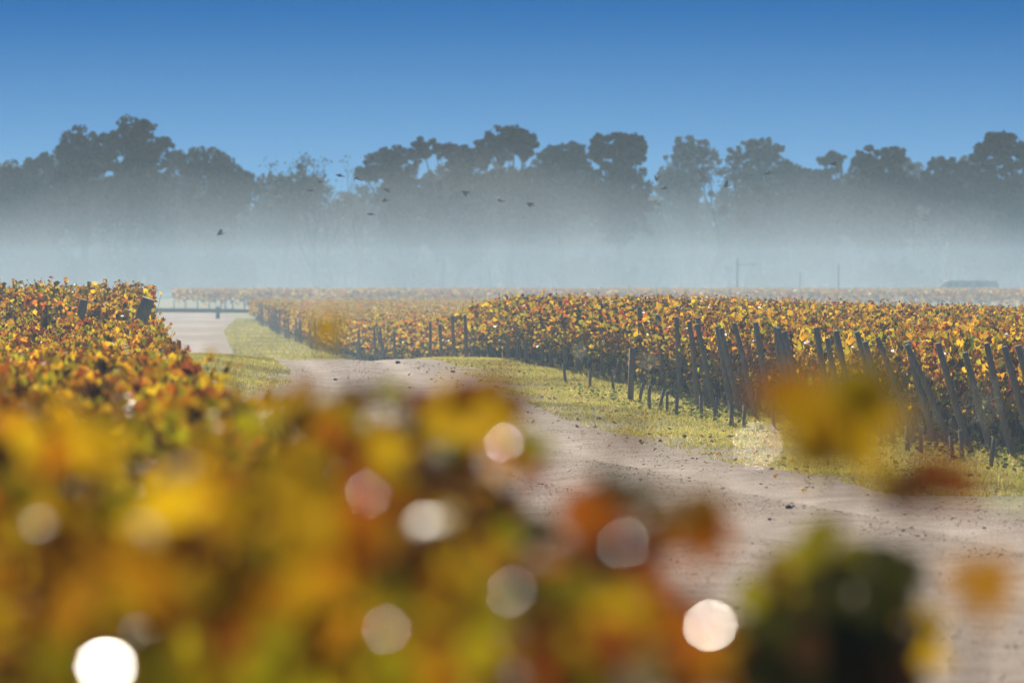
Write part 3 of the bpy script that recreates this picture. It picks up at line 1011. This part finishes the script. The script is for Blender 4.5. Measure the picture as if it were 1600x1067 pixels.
def tree(name, lab, cat, px, d, clumps, seed, colors=TREE_C, r=.38, zfork=.55, leaf=.55, dens=1.0, group=None, bark=True):
    rng = np.random.default_rng(seed)
    x = (px - 800) / FPX * d
    base = np.array([x, d, float(ground(0, d))])
    o = empty(name, base)
    tag(o, lab, cat, group)
    trunk_geo(rng, px, clumps, d, base, r, zfork).build("trunk", M_TREEBARK, o)
    crown_geo(rng, clumps, d, base, colors, leaf, dens).build("crown", M_TREELEAF, o, False, "stuff")
    return o


S = [
 ("broadleaf_tree", "dark rounded tree at the left photo edge of the misty wood", 5, 815, [(0, 285, 42, 38), (30, 300, 30, 30)], TREE_C),
 ("broadleaf_tree", "small spiky topped tree left of the tall pine group", 62, 820, [(60, 268, 26, 24, .6), (75, 252, 9, 12), (48, 262, 9, 12), (62, 310, 38, 34)], TREE_C),
 ("pine_tree", "dark pine with a pointed rounded top just left of the tallest pine", 125, 808, [(124, 228, 26, 28), (104, 240, 14, 22), (148, 245, 22, 22), (122, 272, 34, 18, .6)], TREE_C),
 ("pine_tree", "tallest dark pine of the wood with a double humped top", 205, 805, [(207, 207, 25, 24), (228, 203, 14, 16), (170, 222, 18, 16), (196, 238, 44, 24), (240, 232, 18, 24), (215, 272, 40, 22, .7), (260, 222, 8, 7)], TREE_C),
 ("broadleaf_tree", "dense tree standing right behind the tallest pine with a lower round top", 274, 830, [(275, 248, 17, 18), (270, 300, 34, 34)], TREE_C),
 ("pine_tree", "broad dark tree with a top sloping down to the right", 330, 812, [(318, 254, 30, 22), (350, 262, 24, 22), (382, 278, 16, 17), (340, 300, 50, 32), (293, 258, 14, 15)], TREE_C),
 ("broadleaf_tree", "thin crowned tree with twiggy top right of the broad sloping tree", 440, 835, [(430, 283, 28, 14, .3), (455, 298, 44, 26, .55), (480, 300, 26, 30, .5), (410, 292, 16, 16, .3)], PALE_C),
 ("pine_tree", "dark pine with a curved trunk and a long branch to its left", 640, 803, [(617, 250, 32, 22), (605, 243, 14, 14), (632, 288, 30, 26), (585, 268, 20, 12), (568, 268, 12, 10, .6), (655, 235, 12, 10)], TREE_C),
 ("pine_tree", "flat topped pine with a bright sky gap under its crown", 712, 800, [(690, 232, 38, 14), (655, 224, 11, 10), (718, 242, 22, 18), (722, 285, 22, 34), (655, 312, 34, 20), (705, 325, 34, 22)], TREE_C),
 ("pine_tree", "tall dome topped dark tree in the middle of the wood", 795, 806, [(797, 214, 30, 20), (820, 222, 17, 18), (765, 228, 18, 15), (790, 240, 44, 14), (752, 250, 12, 14), (800, 285, 48, 26)], TREE_C),
 ("broadleaf_tree", "broad dark tree with a bumpy top right of the dome topped tree", 880, 818, [(868, 238, 22, 15), (895, 235, 15, 13), (908, 248, 12, 12), (880, 268, 44, 26), (850, 262, 16, 20)], TREE_C),
 ("pine_tree", "ragged dark pine with small gaps in its round top", 965, 804, [(962, 222, 20, 15), (985, 226, 17, 18), (942, 234, 17, 14), (963, 248, 38, 18), (1002, 232, 5, 8), (934, 218, 6, 7), (960, 285, 44, 28)], TREE_C),
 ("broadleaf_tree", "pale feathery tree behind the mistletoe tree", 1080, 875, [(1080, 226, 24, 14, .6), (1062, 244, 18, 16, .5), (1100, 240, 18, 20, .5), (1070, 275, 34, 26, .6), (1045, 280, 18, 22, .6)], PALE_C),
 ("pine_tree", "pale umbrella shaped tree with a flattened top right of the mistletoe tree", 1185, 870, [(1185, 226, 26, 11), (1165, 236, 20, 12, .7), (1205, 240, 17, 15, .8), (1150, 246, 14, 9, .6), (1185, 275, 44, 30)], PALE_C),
 ("broadleaf_tree", "low dim tree between the umbrella tree and the spiky pale tree", 1245, 850, [(1240, 278, 28, 22), (1262, 285, 30, 24), (1228, 265, 14, 14)], TREE_C),
 ("broadleaf_tree", "small pale tree with a spiky star like top", 1300, 840, [(1300, 243, 8, 8, .5), (1290, 250, 10, 7, .5), (1310, 250, 8, 9, .5), (1298, 285, 30, 26)], TREE_C),
 ("pine_tree", "dense dark tree with a square flat top", 1375, 807, [(1362, 242, 20, 13), (1395, 243, 19, 15), (1345, 250, 12, 13), (1380, 262, 36, 16), (1385, 295, 48, 30), (1425, 292, 16, 22)], TREE_C),
 ("pine_tree", "rounded dark tree left of the tall pine at the right", 1480, 809, [(1472, 257, 22, 14), (1495, 264, 22, 14), (1456, 275, 14, 16), (1480, 290, 40, 26), (1515, 272, 12, 12)], TREE_C),
 ("pine_tree", "tall dark pine with a tapering top near the right photo edge", 1555, 802, [(1556, 222, 20, 17), (1578, 222, 10, 14), (1538, 240, 16, 16), (1560, 252, 34, 18), (1526, 244, 7, 9), (1555, 290, 44, 30)], TREE_C),
 ("pine_tree", "dark tree cut by the right photo edge", 1612, 812, [(1605, 232, 14, 14), (1622, 248, 26, 20), (1610, 290, 38, 34)], TREE_C),
]
rnd = np.random.default_rng(78)
for i, (nm, lab, px, d, cl, colr) in enumerate(S):
    sparse = colr is PALE_C or nm == 'broadleaf_tree' and 400 < px < 520
    low = max(c[1] + c[3] * .6 for c in cl)
    if not sparse:
        cl = cl + [(px - 26 + rnd.normal(0, 6), low + rnd.uniform(0, 18), 26, 24), (px + 24 + rnd.normal(0, 6), low + rnd.uniform(0, 22), 28, 26), (px + rnd.normal(0, 10), low + 45, 36, 28, .8)]
    tree(nm, lab, "tree", px, d, cl, 3000 + i, colr, r=.5, leaf=.52)

rnd = np.random.default_rng(77)
fillers = []
for i, px in enumerate(np.arange(-260, 1880, 40)):
    d = rnd.uniform(832, 960)
    top = 272 + rnd.uniform(-22, 30)
    if 400 < px < 600 or 650 < px < 700: top += 40
    if 1040 < px < 1220: top += 16
    w = rnd.uniform(30, 46)
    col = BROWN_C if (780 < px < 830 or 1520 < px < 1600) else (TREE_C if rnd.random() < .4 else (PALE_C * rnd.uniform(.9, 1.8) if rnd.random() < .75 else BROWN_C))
    cl = [(px + rnd.normal(0, 8), top + 30, w * .7, 32), (px + rnd.normal(0, 10), top + 70, w, 42, .8), (px + rnd.normal(0, 16), top + 96, w * (.6 if rnd.random() < .5 else .25), 22, .4)]
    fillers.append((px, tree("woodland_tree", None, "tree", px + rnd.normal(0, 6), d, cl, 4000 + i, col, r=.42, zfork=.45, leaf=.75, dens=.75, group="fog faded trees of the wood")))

NEAR_TO = [(5, "the dark rounded edge tree"), (62, "the small spiky topped tree"), (125, "the pointed round pine"), (205, "the tallest pine"), (330, "the broad sloping tree"), (440, "the thin twiggy crowned tree"), (560, "the bare forked tree"), (640, "the curved pine"),
           (712, "the flat topped pine"), (795, "the dome topped tree"), (880, "the bumpy topped tree"), (965, "the ragged round pine"), (1100, "the mistletoe tree"), (1185, "the pale umbrella tree"), (1300, "the star topped tree"), (1375, "the square topped tree"), (1480, "the rounded right tree"), (1555, "the tapering tall pine")]
by = {}
for px, o in fillers:
    if px < -30 or px > 1630:
        tag(o, f"dim fog faded tree past the {'left' if px < 0 else 'right'} end of the wood in view"); continue
    by.setdefault(min(NEAR_TO, key=lambda t: abs(t[0] - px))[1], []).append(o)
for ph, os_ in by.items():
    os_ = os_ if len(os_) < 6 else os_
    words = {1: ["right below"], 2: ["below and left of", "below and right of"]}.get(len(os_)) or ["far below and left of"] * 0 + ["below and left of", "right below", "below and right of", "farther right below", "farthest right below"][:len(os_)]

    for o, w in zip(os_, words):
        tag(o, f"dim fog faded tree of the wood {w} {ph}")

# low growth between the trunks, one mass
rnd = np.random.default_rng(31)
U = Geo()
n = 42000
ux = rnd.uniform(-170, 170, n); uy = rnd.uniform(940, 1150, n)
uh = (9.0 + 4.0 * noise2(ux * .11, uy * .05)) * rnd.random(n) ** .7
U.add(*scatter(np.stack([ux, uy, ground(ux * 0, uy) + np.maximum(uh, .1)], 1), rnd.normal(0, 1, (n, 3)), rnd.normal(0, 1, (n, 3)), rnd.uniform(.7, 1.5, n), TREE_C[rnd.choice(4, n)] * 1.1, QUAD))
o = U.build("undergrowth", M_TREELEAF, None, False, "stuff"); tag(o, "dim low undergrowth between the trunks of the misty wood", "undergrowth")

# bushes along the edge of the wood
for (px, py, rx, ry, d, col, lab) in ((1395, 428, 52, 22, 800, TREE_C, "flat topped spreading bush in the mist left of the parked van"),
                                      (1215, 436, 40, 20, 801, BROWN_C, "rounded dim bush in the mist right of the pole with an arm"),
                                      (1545, 385, 55, 40, 800, BROWN_C, "reddish brown tree in the mist above the parked van"),
                                      (930, 425, 60, 26, 806, TREE_C, "dim bush low in the mist in the middle of the wood"),
                                      (330, 420, 70, 30, 812, TREE_C, "dim bush low in the mist below the broad sloping tree"),
                                      (60, 415, 70, 34, 814, TREE_C, "dim bush low in the mist at the left of the wood"),
                                      (620, 425, 50, 22, 812, PALE_C, "pale bush low in the mist below the curved pine")):
    cl = [(px, py, rx * .75, ry), (px - rx * .55, py + 6, rx * .45, ry * .7), (px + rx * .55, py + 4, rx * .45, ry * .7)]
    tree("bush", lab, "bush", px, d, cl, px, col, r=.15, zfork=.4, leaf=.5, dens=.9)


def bare_tree(lab, px, d, h_px, seed, spread, mist=(), lean=0.0, leaves=1.0):
    """Leafless poplar like tree: recursive tapering branches, a few leaves left, balls of mistletoe."""
    rng = np.random.default_rng(seed)
    base = np.array([(px - 800) / FPX * d, d, float(ground(0, d))])
    o = empty("bare_tree", base); tag(o, lab, "tree")
    H = (440 - h_px) * d / FPX + CAM_Z
    T, Lf, ends = Geo(), Geo(), []

    def grow(p, dr, l, r, lev):
        n = 4
        pts, q, dd = [p], p.copy(), dr.copy()
        for _ in range(n):
            dd = unit(dd + rng.normal(0, .10, 3) + np.array([0, 0, .07]))
            q = q + dd * l / n; pts.append(q)
        T.add(*tube(pts, np.linspace(r, r * .55, n + 1), 5 if lev < 2 else 3, False))
        if lev >= 4:
            ends.append(q); return
        for k in range(rng.integers(2, 4) if lev else 4):
            a = rng.uniform(0, 2 * math.pi)
            sp = rng.uniform(.35, .8) * spread
            nd = unit(dd + sp * np.array([math.cos(a), math.sin(a) * .7, rng.uniform(-.1, .3)]))
            grow(pts[-1 - (k % 2) * (1 if lev else 2)], nd, l * rng.uniform(.62, .82), r * .55, lev + 1)

    grow(np.zeros(3), unit(np.array([lean, 0, 1.0])), H * .34, .42, 0)
    T.build("trunk", M_TREEBARK, o)
    E = np.array(ends)
    k = int(9 * leaves)
    P = (E[:, None] + rng.normal(0, .5, (len(E), k, 3))).reshape(-1, 3)
    n = len(P)
    Lf.add(*scatter(P, rng.normal(0, 1, (n, 3)), rng.normal(0, 1, (n, 3)), .3 * rng.uniform(.5, 1.1, n), PALE_C[rng.choice(3, n)] * .6, QUAD))
    Lf.build("crown", M_TREELEAF, o, False, "stuff")
    for (mx, my, mr) in mist:
        c = at(mx, my, d) - base
        R = mr * d / FPX
        m = 260
        P = c + unit(rng.normal(0, 1, (m, 3))) * (rng.random((m, 1)) ** .4) * R
        g = Geo().add(*scatter(P, rng.normal(0, 1, (m, 3)), rng.normal(0, 1, (m, 3)), .28 * rng.uniform(.6, 1.2, m), np.tile((.05, .06, .022), (m, 1)), QUAD))
        g.build("mistletoe", M_TREELEAF, o, False, "stuff")
    return o


bare_tree("nearly bare tree with a mistletoe ball in its twiggy top against the sky", 492, 806, 240, 11, .8, ((469, 261, 5),), .02, .9)
bare_tree("bare forked tree between the mistletoe topped tree and the curved pine", 560, 801, 262, 12, .9, (), -.02, .5)
bare_tree("thin tree hung with many mistletoe balls in front of the pale feathery tree", 1106, 799, 238, 13, .85, ((1111, 303, 5), (1185, 297, 5), (1202, 318, 6), (1198, 308, 5), (1192, 372, 4), (1137, 420, 5), (1130, 330, 8), (1165, 345, 12)), 0, 1.6)
bare_tree("slender bare tree half hidden behind the thin twiggy crowned tree", 520, 815, 275, 15, .8, (), 0, .5)

# ------------------------------------------------------------------ birds over the vineyard
def bird_meshes(seed):
    rng = np.random.default_rng(seed)
    V, F = tube([(-.105, 0, .0), (-.085, 0, .008), (-.03, 0, .0), (.03, 0, -.004), (.075, 0, 0), (.14, 0, .004)], [.006, .021, .034, .03, .016, .012], 7)
    V = V * np.array([1, 1, .85])
    return Geo().add(V, F).mesh("bird_body", M_BIRD, True)


def wing_mesh(side, up):
    ca, sa = math.cos(up), math.sin(up)
    pts = [(-.055, .02), (.045, .02), (.06, .09), (.075, .165), (.02, .13), (-.04, .075)]
    V = []
    for k in (0, 1):
        for (x, s) in pts:
            V.append((x, side * s * ca, s * sa + (.004 if k else -.004)))
    V = np.array(V); n = len(pts)
    F = []
    for i in range(1, n - 1): F += [(0, i, i + 1), (n, n + i + 1, n + i)]
    for i in range(n): F += [(i, (i + 1) % n, n + (i + 1) % n), (i, n + (i + 1) % n, n + i)]
    return Geo().add(V, np.array(F)).mesh("bird_wing", M_BIRD)


bm = bird_meshes(1)
wings = [(wing_mesh(1, u), wing_mesh(-1, u)) for u in (.9, .25, -.6, 1.25)]
BIRDS = [(344, 366, 0, "lowest small dark bird flying alone over the left of the mist"), (485, 298, 1, "small dark bird just below the mistletoe ball tree, lower left of a pair"), (500, 284, 1, "small dark bird just below the mistletoe ball tree, upper right of a pair"),
         (531, 275, 1, "small dark bird in front of bare twigs, left of two high ones"), (557, 278, 2, "small dark bird in front of bare twigs, right of two high ones"), (604, 296, 2, "small dark bird in front of the curved pine, upper one of two close together"),
         (602, 314, 1, "small dark bird with level wings just under another before the curved pine"), (579, 335, 1, "small dark bird flying low between the bare forked tree and the curved pine"), (727, 300, 2, "small dark bird below the crown of the flat topped pine"),
         (782, 314, 1, "small dark bird below the dome topped tree, left of two"), (828, 318, 2, "small dark bird below the dome topped tree, right of two"), (1003, 266, 1, "top bird of three in a slanting line, right of the ragged pine crown"),
         (1026, 281, 0, "middle bird of three in a slanting line right of the ragged pine"), (1038, 295, 1, "bottom bird of three in a slanting line right of the ragged pine"), (1135, 291, 3, "small dark bird in front of the mistletoe tree crown"),
         (1199, 271, 1, "small dark bird flying in front of the pale umbrella shaped tree"), (1302, 257, 1, "small dark bird crossing the spiky star like tree top")]
rnd = np.random.default_rng(9)
for (px, py, w, lab) in BIRDS:
    d = min(rnd.uniform(185, 215), 2.95 * FPX / max(440 - py, 60))
    o = link("bird", bm); o.location = at(px, py, d)
    o.rotation_euler = (rnd.normal(0, .25), rnd.normal(.0, .12), rnd.normal(0, .45))
    s = d / 165 * rnd.uniform(.9, 1.15)
    o.scale = (s, s, s)
    for side in (0, 1): link("wing", wings[w][side], o)
    tag(o, lab, "bird", "birds flying over the misty vineyard")

# ------------------------------------------------------------------ long shoots of the nearest vines, leaf by leaf
Y_, G_, L_, O_, R_, D_, N_, B_ = [tuple(c) for c in PALETTE]
N_ = (.055, .06, .010)
leaf_mesh_cache = {}


def leaf_mesh(col):
    if col not in leaf_mesh_cache:
        V, F = LEAF_NEAR
        leaf_mesh_cache[col] = Geo().add(V, F, col).mesh("vine_leaf_blade", M_LEAF_NEAR)
    return leaf_mesh_cache[col]


SHOOTS = [
 ("long vine shoot with a big yellow leaf reaching over the track verge at the right", (1240, 1010, 5.6), [(1312, 648, 5.3, .150, Y_), (1238, 622, 5.4, .09, G_), (1352, 612, 5.3, .07, L_), (1200, 606, 5.5, .05, O_), (1275, 690, 5.3, .075, Y_)]),
 ("vine shoot with orange and yellow leaves standing over the middle of the track", (980, 1090, 5.9), [(930, 800, 5.7, .060, O_), (925, 815, 5.8, .07, O_), (1075, 800, 5.6, .08, Y_), (1100, 830, 5.6, .06, O_), (1000, 850, 5.8, .07, R_), (960, 760, 5.9, .05, N_), (885, 950, 5.5, .09, O_), (920, 960, 5.4, .08, G_), (985, 990, 5.4, .08, L_), (860, 980, 5.6, .08, R_), (940, 1050, 5.3, .09, G_), (1010, 770, 5.8, .05, L_), (1060, 960, 5.5, .06, R_), (1040, 1010, 5.4, .07, L_), (1080, 1050, 5.3, .08, R_), (1010, 930, 5.6, .06, O_), (900, 870, 5.7, .06, B_), (960, 900, 5.7, .06, O_)]),
 ("vine shoot with dark green leaves low over the track at the right", (1330, 1120, 6.9), [(1295, 865, 6.9, .13, L_), (1370, 900, 6.8, .13, N_), (1330, 950, 6.7, .17, N_), (1260, 990, 6.8, .16, N_), (1200, 920, 7.0, .11, L_), (1240, 895, 7.0, .10, Y_), (1420, 1000, 6.8, .12, Y_), (1340, 1030, 6.7, .17, N_), (1230, 1050, 6.7, .16, N_), (1400, 890, 6.9, .10, N_), (1190, 1000, 7.0, .12, N_), (1390, 1050, 6.7, .14, B_), (1270, 940, 6.9, .12, B_), (1310, 1000, 6.7, .15, B_), (1160, 1040, 6.9, .12, B_)]),
 ("single ochre vine leaf on a bent tendril at the far right", (1500, 1120, 5.4), [(1532, 905, 5.4, .065, G_)]),
 ("thin russet vine shoot arching over the grass verge at the right", (1420, 1110, 4.9), [(1450, 742, 4.9, .07, R_), (1400, 765, 4.9, .06, B_), (1500, 750, 4.9, .05, R_)]),
 ("vine shoot with yellow leaves and a dark red one topping the middle blurred vines", (640, 930, 7.4), [(655, 625, 7.6, .06, D_), (665, 650, 7.5, .06, B_), (610, 612, 7.5, .05, L_), (575, 615, 7.6, .05, B_), (685, 620, 7.6, .05, G_), (540, 640, 7.4, .06, Y_), (620, 715, 7.1, .075, Y_), (700, 735, 7.0, .075, L_), (590, 690, 7.2, .06, G_), (660, 680, 7.3, .04, D_), (740, 720, 7.1, .06, O_), (720, 800, 6.9, .075, L_), (760, 780, 6.9, .06, N_)]),
 ("vine shoot with an olive leaf and a red tip reaching right over the track", (760, 900, 6.6), [(830, 695, 6.6, .06, L_), (790, 710, 6.6, .05, O_), (845, 740, 6.5, .04, D_), (800, 830, 6.5, .06, L_), (840, 830, 6.5, .055, N_)]),
 ("vine shoot with two gold leaves rising at the left of the crest view", (470, 860, 8.0), [(478, 608, 8.0, .05, G_), (440, 630, 8.2, .06, Y_), (420, 620, 8.3, .05, G_), (500, 640, 7.9, .06, Y_), (465, 670, 7.9, .055, B_), (520, 660, 7.8, .07, Y_), (390, 660, 8.2, .06, L_)]),
 ("vine shoot with large bright yellow leaves at the lower left of the middle", (420, 1060, 6.0), [(280, 790, 6.2, .10, Y_), (370, 800, 6.1, .10, Y_), (450, 770, 6.1, .10, Y_), (500, 870, 5.9, .12, Y_), (550, 900, 5.8, .11, G_), (430, 880, 5.9, .11, Y_), (350, 930, 5.8, .10, G_), (300, 860, 6.0, .09, G_), (480, 930, 5.8, .10, Y_), (220, 900, 5.9, .09, G_)]),
]
rng = np.random.default_rng(55)
WHERE = ["far left of the middle blurred vines", "left of the middle blurred vines", "in the midst of the blurred vines", "right of the middle blurred vines", "at the right flank of the blurred vines", "low in front of the track", "low in front of the track, next right", "low beside the orange shoot"]
for j, (cx, ytop, dd, m) in enumerate(((400, 660, 8.2, 20), (480, 650, 7.6, 20), (560, 650, 7.8, 22), (640, 640, 7.2, 24), (715, 730, 6.9, 18), (790, 870, 6.2, 16), (880, 900, 5.9, 14), (980, 930, 5.6, 12))):
    lv = []
    for _ in range(m):
        t = rng.random() ** .8
        py = ytop + (1010 - ytop) * t
        lv.append((cx + rng.normal(0, 26 + 40 * t), py, dd + rng.normal(0, .25) - .8 * t, rng.uniform(.04, .085), [Y_, G_, L_, O_, R_, N_, B_, D_][rng.choice(8, p=[.21, .17, .12, .08, .12, .12, .16, .02])]))
    SHOOTS.append((f"leafy upright gold and brown vine shoot {WHERE[j]}", (cx, 1060, dd - .8), lv))
half_v = unit(np.array(sdir) + np.array([0, -1.0, 0.0]))
for k, (lab, (rx, ry, rd), leaves) in enumerate(SHOOTS):
    rng = np.random.default_rng(700 + k)
    FARTHER = 1.2
    rd *= FARTHER
    leaves = [(px, py, d * FARTHER, sz * (1.5 if k in (1, 3) else 1.1), c) for (px, py, d, sz, c) in leaves]
    root_p = at(rx, ry, rd)
    root_p[2] -= .15
    o = empty("vine_shoot", root_p); tag(o, lab, "vine shoot")
    Pl = [at(px, py, d) - root_p for (px, py, d, s, c) in leaves]
    top = max(Pl, key=lambda q: q[2])
    stem = [np.zeros(3), top * np.array([.25, .4, .45]), top * np.array([.7, .8, .8]), top + np.array([0, 0, -.01])]
    C = Geo().add(*tube(stem, [.006, .005, .004, .0025], 6))
    for q in Pl:                 # petioles
        near = min(stem[1:], key=lambda s: np.linalg.norm(s - q))
        C.add(*tube([near, (near + q) / 2 + np.array([0, 0, .012]), q], [.0035, .0022, .0016], 4, False))
    C.build("stem", M_CANE, o)
    for q, (px, py, d, s, c) in zip(Pl, leaves):
        m = link("leaf", leaf_mesh(c), o)
        n = unit(np.array([rng.normal(0, .35), -.75 + rng.normal(0, .2), .45 + rng.normal(0, .25)]))
        t = unit(np.array([rng.normal(0, .5), -.4, -1.0])); t = unit(t - n * np.dot(t, n)); b = np.cross(t, n)
        m.matrix_local = Matrix(((b[0] * s, t[0] * s, n[0] * s, q[0]), (b[1] * s, t[1] * s, n[1] * s, q[1]), (b[2] * s, t[2] * s, n[2] * s, q[2]), (0, 0, 0, 1)))
        m.scale = (s * .95,) * 3

print("triangles", sum(len(m.polygons) for m in bpy.data.meshes), "objects", len(SC.objects))

# small dewy leaves, added and turned to mirror the sun into the camera
GLINTS = ((1110, 977, 5.7, .0080), (605, 983, 5.9, .0042), (165, 1040, 5.2, .0135), (1183, 697, 5.9, .0045), (787, 692, 7.2, .0045), (15, 695, 15.6, .013), (1040, 1040, 6.0, .0035), (140, 613, 36, .018), (8, 625, 38, .014), (205, 590, 42, .02), (248, 603, 40, .010), (800, 925, 5.6, .003), (975, 850, 5.5, .003), (575, 772, 6.2, .003))
M_DEW = leaf_material("dew_wet_leaf", .12, .22, 1.1, .5)
for nd in M_DEW.node_tree.nodes:
    if nd.type == "BSDF_PRINCIPLED": nd.inputs["Specular Tint"].default_value = (1.0, .84, .62, 1)
SIT = ["low right over the track", "low in the middle of the blurred vines", "at the lower left", "before the stakes at the right", "at the tip over the middle of the track", "at the left photo edge", "at the bottom right of the middle", "in the sharper left rows", "at the left edge of sharper rows", "highest in sharper left rows", "right in sharper left rows", "beside the dark middle gap", "on the orange shoot", "in the dark gap of the middle vines"]
for k, (px, py, d, sz) in enumerate(GLINTS):
    p = at(px, py, d)
    view = unit(np.array([0, 0, CAM_Z]) - p)
    n = unit(unit(np.array(sdir)) + view)
    t = unit(np.cross(n, np.array([1.0, .2, 0])))
    o = empty("dewy_leaf", p); tag(o, f"dewy vine leaf glinting in the sun, {SIT[k]}", "leaf")
    V, F = LEAF_NEAR
    G1 = Geo().add(*scatter(np.zeros((1, 3)), n[None], t[None], np.array([sz]), np.array([(.35, .28, .05)]), (V * np.array([1, 1, .12]), F)))
    G1.build("blade", M_DEW, o)
    Geo().add(*tube([(0, 0, 0), (.01, .01, -.05), (.03, .02, -.12)], [.0016, .002, .002], 4, False)).build("stalk", M_CANE, o)
